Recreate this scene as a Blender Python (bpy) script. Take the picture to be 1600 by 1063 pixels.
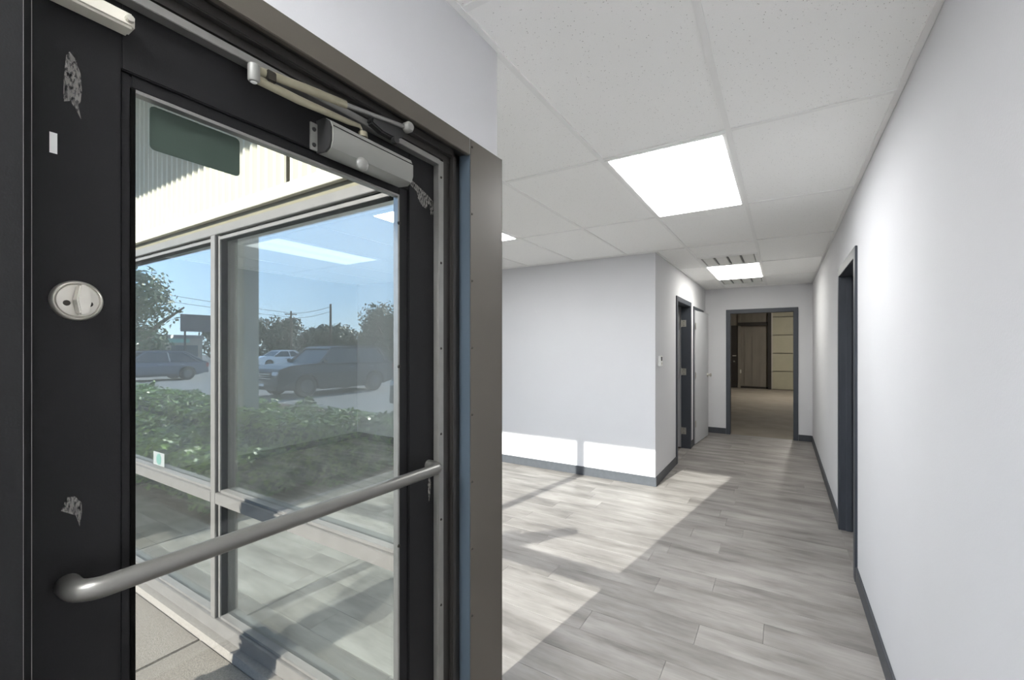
import bpy, bmesh, math, random
from mathutils import Vector, Matrix
random.seed(7)
sc = bpy.context.scene
C = sc.collection
for o in list(bpy.data.objects):
    bpy.data.objects.remove(o)

# ------------------------------------------------------------------ camera
F_PX, HORIZON, YAW, EYE = 682.46, 542.98, 0.554, 1.5034
cam_d = bpy.data.cameras.new('camera')
cam = bpy.data.objects.new('camera', cam_d); C.objects.link(cam)
cam_d.sensor_fit = 'HORIZONTAL'; cam_d.sensor_width = 36.0
cam_d.lens = F_PX / 1600 * 36.0
cam_d.shift_y = (HORIZON - 531.5) / 1600
cam_d.clip_start = 0.02; cam_d.clip_end = 500
cam.location = (0, 0, EYE); cam.rotation_euler = (math.pi / 2, 0, YAW)
sc.camera = cam

# ------------------------------------------------------------------ sky, sun, exposure
SUN_DIR = Vector((0.148, 1.0, -0.46)).normalized()
SUN_STRENGTH = 11.0
SKY_STRENGTH = 1.75
LAMP = 16.5
w = bpy.data.worlds.new('World'); sc.world = w; w.use_nodes = True
wn = w.node_tree; bg = wn.nodes['Background']
# clear morning sky: pale at the horizon, deepening upward, the same all round
tcw = wn.nodes.new('ShaderNodeTexCoord'); sepw = wn.nodes.new('ShaderNodeSeparateXYZ'); wn.links.new(tcw.outputs['Generated'], sepw.inputs[0])
sky = wn.nodes.new('ShaderNodeValToRGB'); wn.links.new(sepw.outputs['Z'], sky.inputs[0])
ce = sky.color_ramp.elements
ce[0].position = 0.0; ce[0].color = (0.84, 1.02, 1.18, 1)
ce[1].position = 1.0; ce[1].color = (0.24, 0.45, 0.90, 1)
for q, c_ in ((0.10, (0.62, 0.88, 1.22, 1)), (0.28, (0.46, 0.73, 1.18, 1)), (0.6, (0.30, 0.55, 1.02, 1))):
    e_ = ce.new(q); e_.color = c_
wn.links.new(sky.outputs[0], bg.inputs[0]); bg.inputs[1].default_value = SKY_STRENGTH
sd = bpy.data.lights.new('sun', 'SUN'); sd.energy = SUN_STRENGTH; sd.angle = 0.0095; sd.color = (1.0, 0.96, 0.90)
sun = bpy.data.objects.new('sun', sd); C.objects.link(sun)
sun.rotation_euler = SUN_DIR.to_track_quat('-Z', 'Y').to_euler(); sun.location = (-6, -30, 20)
vs = sc.view_settings
vs.view_transform = 'Standard'; vs.look = 'None'; vs.exposure = 0.45; vs.gamma = 1.0
vs.use_curve_mapping = False

# ------------------------------------------------------------------ materials
def lin(r, g, b):
    f = lambda v: (v / 255) / 12.92 if v / 255 <= 0.04045 else (((v / 255) + 0.055) / 1.055) ** 2.4
    return (f(r), f(g), f(b), 1.0)
MATS = {}
def mat(name, rgb, rough=0.6, metal=0.0, var=0.06, scale=6.0, bump=0.0, bscale=120.0, spec=0.4, stretch=(1, 1, 1)):
    """plain painted / moulded surface: base colour with a little noise and fine relief"""
    if name in MATS: return MATS[name]
    m = bpy.data.materials.new(name); m.use_nodes = True
    t = m.node_tree; p = t.nodes['Principled BSDF']
    tc = t.nodes.new('ShaderNodeTexCoord'); mp = t.nodes.new('ShaderNodeMapping')
    mp.inputs['Scale'].default_value = stretch
    t.links.new(tc.outputs['Object'], mp.inputs[0])
    nz = t.nodes.new('ShaderNodeTexNoise'); nz.inputs['Scale'].default_value = scale; nz.inputs['Detail'].default_value = 6
    t.links.new(mp.outputs[0], nz.inputs['Vector'])
    c = lin(*rgb)
    rp = t.nodes.new('ShaderNodeValToRGB')
    rp.color_ramp.elements[0].position = 0.25; rp.color_ramp.elements[1].position = 0.75
    rp.color_ramp.elements[0].color = tuple(v * (1 - var) for v in c[:3]) + (1,)
    rp.color_ramp.elements[1].color = tuple(min(1, v * (1 + var)) for v in c[:3]) + (1,)
    t.links.new(nz.outputs['Fac'], rp.inputs[0]); t.links.new(rp.outputs[0], p.inputs['Base Color'])
    p.inputs['Roughness'].default_value = rough; p.inputs['Metallic'].default_value = metal
    p.inputs['Specular IOR Level'].default_value = spec
    if bump:
        n2 = t.nodes.new('ShaderNodeTexNoise'); n2.inputs['Scale'].default_value = bscale; n2.inputs['Detail'].default_value = 4
        t.links.new(tc.outputs['Object'], n2.inputs['Vector'])
        b = t.nodes.new('ShaderNodeBump'); b.inputs['Strength'].default_value = bump; b.inputs['Distance'].default_value = 0.004
        t.links.new(n2.outputs['Fac'], b.inputs['Height']); t.links.new(b.outputs[0], p.inputs['Normal'])
    MATS[name] = m
    return m

def glass_mat(name, tint, f0, dust, speck):
    m = bpy.data.materials.new(name); m.use_nodes = True
    t = m.node_tree; N = t.nodes; L = t.links
    N.remove(N['Principled BSDF']); out = N['Material Output']
    tr = N.new('ShaderNodeBsdfTransparent'); tr.inputs[0].default_value = tint
    gl = N.new('ShaderNodeBsdfGlossy'); gl.inputs['Roughness'].default_value = 0.0; gl.inputs[0].default_value = (0.95, 1.0, 1.0, 1)
    lw = N.new('ShaderNodeLayerWeight'); lw.inputs['Blend'].default_value = 0.5
    pw = N.new('ShaderNodeMath'); pw.operation = 'POWER'; pw.inputs[1].default_value = 5
    L.new(lw.outputs['Facing'], pw.inputs[0])
    ma = N.new('ShaderNodeMath'); ma.operation = 'MULTIPLY_ADD'; ma.inputs[1].default_value = 1 - f0; ma.inputs[2].default_value = f0
    L.new(pw.outputs[0], ma.inputs[0])
    mx = N.new('ShaderNodeMixShader'); L.new(ma.outputs[0], mx.inputs[0]); L.new(tr.outputs[0], mx.inputs[1]); L.new(gl.outputs[0], mx.inputs[2])
    # film of dust and dried water drops lying on the pane
    tc = N.new('ShaderNodeTexCoord')
    nz = N.new('ShaderNodeTexNoise'); nz.inputs['Scale'].default_value = 3.0; nz.inputs['Detail'].default_value = 8
    L.new(tc.outputs['Object'], nz.inputs['Vector'])
    mr = N.new('ShaderNodeMapRange'); mr.inputs[1].default_value = 0.3; mr.inputs[2].default_value = 0.75
    mr.inputs[3].default_value = dust * 0.4; mr.inputs[4].default_value = dust * 1.5
    L.new(nz.outputs['Fac'], mr.inputs[0])
    vo = N.new('ShaderNodeTexVoronoi'); vo.inputs['Scale'].default_value = 70.0
    L.new(tc.outputs['Object'], vo.inputs['Vector'])
    sp = N.new('ShaderNodeMapRange'); sp.inputs[1].default_value = 0.02; sp.inputs[2].default_value = 0.16
    sp.inputs[3].default_value = speck; sp.inputs[4].default_value = 0.0
    L.new(vo.outputs['Distance'], sp.inputs[0])
    n3 = N.new('ShaderNodeTexNoise'); n3.inputs['Scale'].default_value = 9.0
    L.new(tc.outputs['Object'], n3.inputs['Vector'])
    m3 = N.new('ShaderNodeMapRange'); m3.inputs[1].default_value = 0.48; m3.inputs[2].default_value = 0.62
    L.new(n3.outputs['Fac'], m3.inputs[0])
    mu = N.new('ShaderNodeMath'); mu.operation = 'MULTIPLY'; L.new(sp.outputs[0], mu.inputs[0]); L.new(m3.outputs[0], mu.inputs[1])
    ad = N.new('ShaderNodeMath'); ad.operation = 'ADD'; L.new(mr.outputs[0], ad.inputs[0]); L.new(mu.outputs[0], ad.inputs[1])
    df = N.new('ShaderNodeBsdfDiffuse'); df.inputs[0].default_value = (0.72, 0.75, 0.74, 1)
    m2 = N.new('ShaderNodeMixShader'); L.new(ad.outputs[0], m2.inputs[0]); L.new(mx.outputs[0], m2.inputs[1]); L.new(df.outputs[0], m2.inputs[2])
    L.new(m2.outputs[0], out.inputs[0])
    MATS[name] = m
    return m

def emit_mat(name, rgb, strength, streak=0.0, axis=0):
    """lit acrylic diffuser: brighter along the tubes behind it"""
    m = bpy.data.materials.new(name); m.use_nodes = True
    t = m.node_tree; N = t.nodes; L = t.links; p = N['Principled BSDF']
    p.inputs['Base Color'].default_value = (0.85, 0.85, 0.83, 1); p.inputs['Roughness'].default_value = 0.35
    tc = N.new('ShaderNodeTexCoord'); sx = N.new('ShaderNodeSeparateXYZ'); L.new(tc.outputs['Generated'], sx.inputs[0])
    k = N.new('ShaderNodeMath'); k.operation = 'MULTIPLY'; k.inputs[1].default_value = math.pi * 4; L.new(sx.outputs[axis], k.inputs[0])
    s = N.new('ShaderNodeMath'); s.operation = 'COSINE'; L.new(k.outputs[0], s.inputs[0])
    q = N.new('ShaderNodeMath'); q.operation = 'MULTIPLY_ADD'; q.inputs[1].default_value = -streak * strength; q.inputs[2].default_value = strength
    L.new(s.outputs[0], q.inputs[0])
    p.inputs['Emission Color'].default_value = (*[v for v in rgb], 1); L.new(q.outputs[0], p.inputs['Emission Strength'])
    MATS[name] = m
    return m

def plank_mat():
    m = bpy.data.materials.new('grey oak plank'); m.use_nodes = True
    t = m.node_tree; N = t.nodes; L = t.links; p = N['Principled BSDF']
    tc = N.new('ShaderNodeTexCoord'); oi = N.new('ShaderNodeObjectInfo')
    off = N.new('ShaderNodeVectorMath'); off.operation = 'SCALE'; off.inputs[0].default_value = (37, 91, 53); L.new(oi.outputs['Random'], off.inputs['Scale'])
    ad = N.new('ShaderNodeVectorMath'); ad.operation = 'ADD'; L.new(tc.outputs['Object'], ad.inputs[0]); L.new(off.outputs[0], ad.inputs[1])
    def noise(scale, st, detail, rough=0.55):
        mp = N.new('ShaderNodeMapping'); mp.inputs['Scale'].default_value = st; L.new(ad.outputs[0], mp.inputs[0])
        n = N.new('ShaderNodeTexNoise'); n.inputs['Scale'].default_value = scale; n.inputs['Detail'].default_value = detail; n.inputs['Roughness'].default_value = rough
        L.new(mp.outputs[0], n.inputs['Vector']); return n
    big = noise(1.0, (1.9, 7.0, 1), 4); grain = noise(1.0, (5, 95, 1), 8, 0.65); blot = noise(1.0, (4.0, 15.0, 1), 5)
    rp = N.new('ShaderNodeValToRGB'); e = rp.color_ramp.elements
    e[0].position = 0.30; e[0].color = lin(104, 100, 97); e[1].position = 0.70; e[1].color = lin(156, 152, 148)
    x = rp.color_ramp.elements.new(0.5); x.color = lin(134, 130, 126)
    L.new(big.outputs['Fac'], rp.inputs[0])
    g = N.new('ShaderNodeMapRange'); g.inputs[1].default_value = 0.3; g.inputs[2].default_value = 0.7; g.inputs[3].default_value = 0.91; g.inputs[4].default_value = 1.06; L.new(grain.outputs['Fac'], g.inputs[0])
    b = N.new('ShaderNodeMapRange'); b.inputs[1].default_value = 0.60; b.inputs[2].default_value = 0.78; b.inputs[3].default_value = 1.0; b.inputs[4].default_value = 0.66; L.new(blot.outputs['Fac'], b.inputs[0])
    r = N.new('ShaderNodeMapRange'); r.inputs[3].default_value = 0.95; r.inputs[4].default_value = 1.04; L.new(oi.outputs['Random'], r.inputs[0])
    m1 = N.new('ShaderNodeMath'); m1.operation = 'MULTIPLY'; L.new(g.outputs[0], m1.inputs[0]); L.new(b.outputs[0], m1.inputs[1])
    m2 = N.new('ShaderNodeMath'); m2.operation = 'MULTIPLY'; L.new(m1.outputs[0], m2.inputs[0]); L.new(r.outputs[0], m2.inputs[1])
    vm = N.new('ShaderNodeVectorMath'); vm.operation = 'SCALE'; L.new(rp.outputs[0], vm.inputs[0]); L.new(m2.outputs[0], vm.inputs['Scale'])
    L.new(vm.outputs[0], p.inputs['Base Color'])
    p.inputs['Roughness'].default_value = 0.42; p.inputs['Specular IOR Level'].default_value = 0.35
    bm_ = N.new('ShaderNodeBump'); bm_.inputs['Strength'].default_value = 0.12; bm_.inputs['Distance'].default_value = 0.002
    L.new(grain.outputs['Fac'], bm_.inputs['Height']); L.new(bm_.outputs[0], p.inputs['Normal'])
    MATS['plank'] = m
    return m

def tile_mat():
    m = bpy.data.materials.new('mineral fibre tile'); m.use_nodes = True
    t = m.node_tree; N = t.nodes; L = t.links; p = N['Principled BSDF']
    tc = N.new('ShaderNodeTexCoord')
    v = N.new('ShaderNodeTexVoronoi'); v.inputs['Scale'].default_value = 95; v.inputs['Randomness'].default_value = 1.0
    L.new(tc.outputs['Object'], v.inputs['Vector'])
    n = N.new('ShaderNodeTexNoise'); n.inputs['Scale'].default_value = 60; L.new(tc.outputs['Object'], n.inputs['Vector'])
    a = N.new('ShaderNodeMapRange'); a.inputs[1].default_value = 0.06; a.inputs[2].default_value = 0.17; a.inputs[3].default_value = 1; a.inputs[4].default_value = 0
    L.new(v.outputs['Distance'], a.inputs[0])
    k = N.new('ShaderNodeMapRange'); k.inputs[1].default_value = 0.46; k.inputs[2].default_value = 0.56; L.new(n.outputs['Fac'], k.inputs[0])
    mu = N.new('ShaderNodeMath'); mu.operation = 'MULTIPLY'; L.new(a.outputs[0], mu.inputs[0]); L.new(k.outputs[0], mu.inputs[1])
    mx = N.new('ShaderNodeMix'); mx.data_type = 'RGBA'; mx.inputs[6].default_value = lin(250, 250, 248); mx.inputs[7].default_value = lin(120, 116, 108)
    L.new(mu.outputs[0], mx.inputs[0]); L.new(mx.outputs[2], p.inputs['Base Color'])
    p.inputs['Roughness'].default_value = 0.95; p.inputs['Specular IOR Level'].default_value = 0.1
    b = N.new('ShaderNodeBump'); b.inputs['Strength'].default_value = 0.25; b.inputs['Distance'].default_value = 0.003; b.invert = True
    n4 = N.new('ShaderNodeTexNoise'); n4.inputs['Scale'].default_value = 220; L.new(tc.outputs['Object'], n4.inputs['Vector'])
    L.new(n4.outputs['Fac'], b.inputs['Height']); L.new(b.outputs[0], p.inputs['Normal'])
    MATS['tile'] = m
    return m

def scuff_mat():
    """paint rubbed off in scratchy strokes: bare metal shows between gaps"""
    m = bpy.data.materials.new('rubbed paint'); m.use_nodes = True
    t = m.node_tree; N = t.nodes; L = t.links; p = N['Principled BSDF']; out = N['Material Output']
    p.inputs['Base Color'].default_value = lin(112, 110, 106); p.inputs['Roughness'].default_value = 0.6
    tc = N.new('ShaderNodeTexCoord'); mp = N.new('ShaderNodeMapping'); mp.inputs['Scale'].default_value = (1, 170, 60); mp.inputs['Rotation'].default_value = (0.5, 0, 0)
    L.new(tc.outputs['Object'], mp.inputs[0])
    n = N.new('ShaderNodeTexNoise'); n.inputs['Scale'].default_value = 1.6; n.inputs['Detail'].default_value = 7; L.new(mp.outputs[0], n.inputs['Vector'])
    r = N.new('ShaderNodeMapRange'); r.inputs[1].default_value = 0.38; r.inputs[2].default_value = 0.56; L.new(n.outputs['Fac'], r.inputs[0])
    tr = N.new('ShaderNodeBsdfTransparent'); mx = N.new('ShaderNodeMixShader')
    L.new(r.outputs[0], mx.inputs[0]); L.new(tr.outputs[0], mx.inputs[1]); L.new(p.outputs[0], mx.inputs[2]); L.new(mx.outputs[0], out.inputs[0])
    MATS['scuff'] = m
    return m

def leaf_mat(name, a, b):
    m = bpy.data.materials.new(name); m.use_nodes = True
    t = m.node_tree; N = t.nodes; L = t.links; p = N['Principled BSDF']
    tc = N.new('ShaderNodeTexCoord'); n = N.new('ShaderNodeTexNoise'); n.inputs['Scale'].default_value = 7; n.inputs['Detail'].default_value = 8
    L.new(tc.outputs['Object'], n.inputs['Vector'])
    r = N.new('ShaderNodeValToRGB'); r.color_ramp.elements[0].position = 0.35; r.color_ramp.elements[1].position = 0.65
    r.color_ramp.elements[0].color = lin(*a); r.color_ramp.elements[1].color = lin(*b)
    L.new(n.outputs['Fac'], r.inputs[0]); L.new(r.outputs[0], p.inputs['Base Color'])
    p.inputs['Roughness'].default_value = 0.45
    MATS[name] = m
    return m

wall_m = mat('wall paint', (211, 211, 213), 0.85, var=0.012, scale=3, bump=0.10, bscale=160, spec=0.2)
ceil_m = mat('ceiling grid white', (242, 242, 240), 0.6, var=0.01)
tile_m = tile_mat()
plank_m = plank_mat()
sub_m = mat('sub floor', (120, 116, 112), 0.8)
base_m = mat('charcoal rubber base', (68, 71, 76), 0.5, var=0.12, scale=20)
frame_m = mat('charcoal door frame paint', (64, 68, 75), 0.45, var=0.06)
bronze = mat('dark bronze aluminium', (50, 48, 46), 0.38, metal=0.25, var=0.08, scale=8, spec=0.5)
bronze2 = mat('bronze cover plate', (94, 89, 81), 0.42, metal=0.3, var=0.05, scale=4, spec=0.5)
black_m = mat('black door paint', (26, 26, 27), 0.5, metal=0.0, var=0.10, scale=5, bump=0.05, bscale=400, spec=0.2)
anod = mat('weathered anodised aluminium', (98, 95, 92), 0.5, metal=0.15, var=0.10, scale=14, spec=0.4)
gasket = mat('black rubber gasket', (13, 13, 12), 0.85, var=0.35, scale=90, spec=0.04)
alu = mat('bare aluminium strip', (140, 139, 136), 0.35, metal=0.6, var=0.06, scale=30)
steel = mat('brushed nickel', (190, 187, 178), 0.33, metal=0.7, var=0.05, scale=40)
bar_m = mat('satin grey push bar', (112, 111, 107), 0.36, metal=0.55, var=0.05, scale=25)
closer_m = mat('grey painted closer', (130, 130, 126), 0.42, metal=0.15, var=0.03)
arm_m = mat('aged closer arm', (140, 135, 116), 0.42, metal=0.4, var=0.10, scale=50)
white_p = mat('white plastic', (232, 232, 228), 0.45, var=0.02)
ivory = mat('ivory plastic', (196, 193, 180), 0.5, var=0.04)
dark_p = mat('dark plastic', (40, 40, 40), 0.5)
screw_m = mat('screw head', (60, 57, 52), 0.4, metal=0.6)
siding_m = mat('cream steel siding', (172, 169, 155), 0.55, var=0.03, scale=3, spec=0.3)
olive_m = mat('drip flashing', (98, 93, 74), 0.6, var=0.1, scale=25)  # olive darkened for the shadow under the base trim
conc_m = mat('sidewalk concrete', (112, 106, 99), 0.9, var=0.34, scale=130, bump=0.5, bscale=180, spec=0.15)
lot_m = mat('parking concrete', (126, 123, 119), 0.9, var=0.12, scale=4, bump=0.2, bscale=60, spec=0.15)
curb_m = mat('mortar joint', (116, 111, 105), 0.9, var=0.2, scale=70, bump=0.5, bscale=200)
sticker_g = mat('dark green vinyl', (52, 66, 58), 0.5, var=0.05)
sticker_t = mat('pale teal print', (78, 108, 100), 0.5, var=0.04)
paper_m = mat('white paper', (112, 114, 112), 0.7, var=0.03)
scuff_m = scuff_mat()
ware_m = mat('warehouse metal liner', (128, 122, 112), 0.6, var=0.10, scale=3, stretch=(2, 1, 0.4))
ware_fl = mat('warehouse concrete', (142, 134, 122), 0.75, var=0.15, scale=2.5, spec=0.3)
ware_dk = mat('warehouse dark steel', (50, 46, 42), 0.6, var=0.1)
cream_d = mat('cream sectional door', (176, 172, 150), 0.5, var=0.05, scale=3)
leaf_door = mat('pale grey door leaf', (196, 197, 199), 0.55, var=0.015)
glass_store = glass_mat('storefront glass', (0.95, 0.975, 0.97, 1), 0.155, 0.007, 0.14)
glass_door = glass_mat('door glass', (0.955, 0.975, 0.965, 1), 0.035, 0.006, 0.10)
lamp_m = emit_mat('lit acrylic diffuser', (0.98, 0.99, 1.0), LAMP, 0.10)
lamp_m2 = emit_mat('lit yellowed diffuser', (1.0, 0.98, 0.92), LAMP * 0.60, 0.22)
lamp_fill = emit_mat('fill acrylic diffuser', (0.98, 0.99, 1.0), LAMP * 1.6, 0.10)  # for the unseen panel added behind the camera, strengthened as fill
lamp_m5 = emit_mat('even acrylic diffuser', (0.98, 0.99, 1.0), LAMP * 0.70, 0.10)
lamp_m3 = emit_mat('dim acrylic diffuser', (0.98, 0.99, 1.0), LAMP * 0.03, 0.10)
hedge_leaf = leaf_mat('hedge leaf', (38, 68, 22), (122, 152, 52))
tree_leaf = leaf_mat('tree leaf', (36, 56, 30), (72, 96, 48))
tree_leaf2 = leaf_mat('far tree leaf', (44, 58, 34), (76, 90, 54))
bark = mat('bark', (86, 72, 58), 0.9, var=0.2, scale=12)
core_m = mat('hedge twigs', (34, 44, 26), 0.95, var=0.2, scale=20)

# ------------------------------------------------------------------ mesh helpers
class MB:
    def __init__(s): s.v = []; s.f = []
    def add(s, vs_, fs):
        n = len(s.v); s.v += [tuple(q) for q in vs_]; s.f += [tuple(i + n for i in g) for g in fs]; return s
    def box(s, x0, x1, y0, y1, z0, z1):
        if x0 > x1: x0, x1 = x1, x0
        if y0 > y1: y0, y1 = y1, y0
        if z0 > z1: z0, z1 = z1, z0
        return s.add([(x0, y0, z0), (x1, y0, z0), (x1, y1, z0), (x0, y1, z0), (x0, y0, z1), (x1, y0, z1), (x1, y1, z1), (x0, y1, z1)],
                     [(0, 3, 2, 1), (4, 5, 6, 7), (0, 1, 5, 4), (1, 2, 6, 5), (2, 3, 7, 6), (3, 0, 4, 7)])
    def tube(s, pts, r, n=14, cap=True, sx=1.0):
        pts = [Vector(q) for q in pts]; rs = r if isinstance(r, (list, tuple)) else [r] * len(pts)
        up = Vector((0, 0, 1)); rings = []
        for i, q in enumerate(pts):
            d = (pts[min(i + 1, len(pts) - 1)] - pts[max(i - 1, 0)]).normalized()
            ref = up if abs(d.dot(up)) < 0.95 else Vector((1, 0, 0))
            a = d.cross(ref).normalized(); b = a.cross(d).normalized()
            rings.append([q + (a * math.cos(t) * sx + b * math.sin(t)) * rs[i] for t in [2 * math.pi * k / n for k in range(n)]])
        base = len(s.v)
        for rg in rings: s.v += [tuple(p) for p in rg]
        for i in range(len(rings) - 1):
            for k in range(n):
                a0 = base + i * n + k; a1 = base + i * n + (k + 1) % n
                s.f.append((a0, a1, a1 + n, a0 + n))
        if cap:
            s.f.append(tuple(base + k for k in reversed(range(n)))); s.f.append(tuple(base + (len(rings) - 1) * n + k for k in range(n)))
        return s
    def prism(s, poly, axis, a, b):
        """poly: 2D points; axis 'x','y' or 'z' is the extrusion axis"""
        n = len(poly)
        def pt(q, t):
            return (t, q[0], q[1]) if axis == 'x' else ((q[0], t, q[1]) if axis == 'y' else (q[0], q[1], t))
        v = [pt(q, a) for q in poly] + [pt(q, b) for q in poly]
        f = [tuple(range(n)), tuple(reversed(range(n, 2 * n)))] + [(i, i + n, (i + 1) % n + n, (i + 1) % n) for i in range(n)]
        return s.add(v, f)
    def lathe(s, prof, n=28, origin=(0, 0, 0), axis='x'):
        base = len(s.v); ox, oy, oz = origin
        for (h, r) in prof:
            for k in range(n):
                c, q = math.cos(2 * math.pi * k / n) * r, math.sin(2 * math.pi * k / n) * r
                s.v.append((ox + h, oy + c, oz + q) if axis == 'x' else ((ox + c, oy + h, oz + q) if axis == 'y' else (ox + c, oy + q, oz + h)))
        for i in range(len(prof) - 1):
            for k in range(n):
                a0 = base + i * n + k; a1 = base + i * n + (k + 1) % n
                s.f.append((a0, a1, a1 + n, a0 + n))
        s.f.append(tuple(base + k for k in range(n))); s.f.append(tuple(base + (len(prof) - 1) * n + k for k in range(n)))
        return s
    def build(s, name, m, parent=None, smooth=False, bevel=0.0, label=None, origin=None):
        po = wloc(parent) if parent is not None else Vector((0, 0, 0))
        og = Vector(origin) if origin is not None else Vector(po)
        me = bpy.data.meshes.new(name)
        me.from_pydata([(a - og.x, b - og.y, c - og.z) for a, b, c in s.v], [], s.f)
        bm = bmesh.new(); bm.from_mesh(me); bmesh.ops.recalc_face_normals(bm, faces=bm.faces[:])
        if bevel:
            bmesh.ops.bevel(bm, geom=[e for e in bm.edges if e.calc_face_angle(0) > 0.5], offset=bevel, segments=2, affect='EDGES', clamp_overlap=True)
        bm.to_mesh(me); bm.free()
        me.materials.append(m)
        if smooth:
            for p in me.polygons: p.use_smooth = True
            me.set_sharp_from_angle(angle=math.radians(38))
        o = bpy.data.objects.new(name, me); C.objects.link(o)
        o.location = og - po
        if parent is not None: o.parent = parent
        if label: o['label'] = label
        return o
def wloc(o):
    v = Vector((0, 0, 0))
    while o is not None: v += o.location; o = o.parent
    return v
def box(name, b, m, parent=None, **k): return MB().box(*b).build(name, m, parent, **k)
def tag(o, label, cat, group=None, kind=None):
    o['label'] = label; o['category'] = cat
    if group: o['group'] = group
    if kind: o['kind'] = kind
    return o
def thing(name, label, cat, loc=(0, 0, 0), group=None, kind=None):
    o = bpy.data.objects.new(name, None); C.objects.link(o); o.empty_display_size = 0.1; o.location = loc
    return tag(o, label, cat, group, kind)
def struct(o, label, cat): return tag(o, label, cat, kind='structure')
def copy_tree(o, parent=None):
    c = o.copy(); C.objects.link(c)
    if parent is not None: c.parent = parent
    for ch in o.children: copy_tree(ch, c)
    return c

# ------------------------------------------------------------------ key dimensions (metres, camera stands at x=0 y=0)
XR = 0.409          # right wall
XD = -0.844         # inner face of the wall with the glass door
YE = 1.266          # where that wall ends
XH = -1.163         # left wall of the corridor
YF = 4.8185         # back wall of the front room
YB = 8.402          # end wall of the corridor
XL = -6.0           # left wall of the front room
HC = 2.5284         # suspended ceiling
YS = 1.135          # outer face of the shop front
YG = 1.19           # shop front glass
YW = 18.3           # warehouse back wall
YBK = -2.0          # wall behind the camera
TOP = 3.5

# ------------------------------------------------------------------ walls
m = MB(); m.box(XR, XR + .13, YBK - .1, 3.585, 0, TOP).box(XR, XR + .13, 4.495, YB + .12, 0, TOP).box(XR, XR + .13, 3.585, 4.495, 2.095, TOP)
struct(m.build('wall_right', wall_m), 'long pale grey wall on the right beside the camera', 'wall')
m = MB(); m.box(XH - .12, XH, YF, 5.935, 0, TOP).box(XH - .12, XH, 6.895, 7.215, 0, TOP).box(XH - .12, XH, 8.085, YB + .12, 0, TOP)
m.box(XH - .12, XH, 5.935, 6.895, 2.12, TOP).box(XH - .12, XH, 7.215, 8.085, 2.085, TOP)
struct(m.build('wall_corridor', wall_m), 'grey corridor wall with two doorways left of the far opening', 'wall')
struct(box('wall_back', (XL - .12, XH - .12, YF, YF + .12, 0, TOP), wall_m), 'white wall of the front room catching a band of sun', 'wall')
m = MB(); m.box(XH - .12, -0.778, YB, YB + .12, 0, TOP).box(0.17, XR + .2, YB, YB + .12, 0, TOP).box(-0.778, 0.17, YB, YB + .12, 2.1, TOP)
struct(m.build('wall_end', wall_m), 'grey end wall of the corridor around the warehouse opening', 'wall')
struct(box('wall_left', (XL - .12, XL, YS + .02, YF, 0, TOP), mat('dimmed wall paint', (138, 141, 144), 0.85, var=.02, bump=.1, bscale=160, spec=.2)), 'left wall of the front room, dimness painted into its grey', 'wall')  # grey stands in for a dim wall so the window reflections show
m = MB(); m.box(XD - .17, XD, YBK - .1, 0.137, 0, TOP).box(XD - .17, XD, 0.137, 1.109, 2.165, TOP)
m.box(XD - .246, XD, 1.109, YE, 0, TOP)
struct(m.build('wall_entry', wall_m), 'grey wall above and beside the dark glass entry door', 'wall')
struct(box('wall_rear', (XD - .17, XR + .13, YBK - .12, YBK, 0, TOP), wall_m), 'plain wall behind the camera', 'wall')
m = MB(); m.box(XL - .12, -1.09, 1.165, 1.255, 2.14, TOP).box(XL - .12, -4.176, 1.17, 1.255, 0, 2.14)
struct(m.build('wall_front', wall_m), 'drywall strip above the shop window inside the front room', 'wall')
# rooms beyond the side doors, closed and unlit
m = MB(); m.box(-4.2, XH - .12, YB, YB + .1, 0, TOP).box(-4.3, -4.2, YF + .12, YB + .1, 0, TOP)
struct(m.build('wall_office', wall_m), 'walls of the dark office behind the corridor doorway', 'wall')
m = MB(); m.box(XR + .13, 3.4, 2.2, 2.3, 0, TOP).box(XR + .13, 3.4, 6.2, 6.3, 0, TOP).box(3.4, 3.5, 2.2, 6.3, 0, TOP)
struct(m.build('wall_store', wall_m), 'walls of the dark room behind the right doorway', 'wall')
# roof slab over everything and the deep eave over the shop front
struct(box('roof_slab', (-9.0, 6.2, 1.16, 19.0, TOP + .05, TOP + .25), siding_m), 'flat roof slab over the building', 'roof')
struct(box('roof_vestibule', (-1.1, 0.62, YBK - .15, 1.16, TOP, TOP + .05), siding_m), 'roof over the entry bay', 'roof')

# ------------------------------------------------------------------ floor
m = MB(); m.box(XD - .14, XR + .13, YBK, YE, -.12, -.012).box(XL, XR + .13, YE, YF, -.12, -.012).box(XH - .12, XR + .13, YF, YB + .02, -.12, -.012)
m.box(XL, XD, YS + .02, YE, -.12, -.012).box(-4.2, XH - .12, YF + .12, YB, -.12, -.012).box(XR + .13, 3.4, 2.3, 6.2, -.12, -.012)
floor = struct(m.build('floor', sub_m), 'grey wood plank floor of front room and corridor', 'floor')
PW, PL, GAP = 0.19, 1.22, 0.0008
def plank_mesh(L):
    a, b, h, c = L / 2, PW / 2 - GAP / 2, 0.012, 0.0012
    v = [(-a, -b, -h), (a, -b, -h), (a, b, -h), (-a, b, -h), (-a, -b, -c), (a, -b, -c), (a, b, -c), (-a, b, -c),
         (-a + c, -b + c, 0), (a - c, -b + c, 0), (a - c, b - c, 0), (-a + c, b - c, 0)]
    f = [(0, 1, 5, 4), (1, 2, 6, 5), (2, 3, 7, 6), (3, 0, 4, 7), (4, 5, 9, 8), (5, 6, 10, 9), (6, 7, 11, 10), (7, 4, 8, 11), (8, 9, 10, 11)]
    me = bpy.data.meshes.new('plank'); me.from_pydata(v, [], f); me.materials.append(plank_m); return me
full = plank_mesh(PL - GAP)
rnd = random.Random(3)
y = 0.46; row = 0
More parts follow.
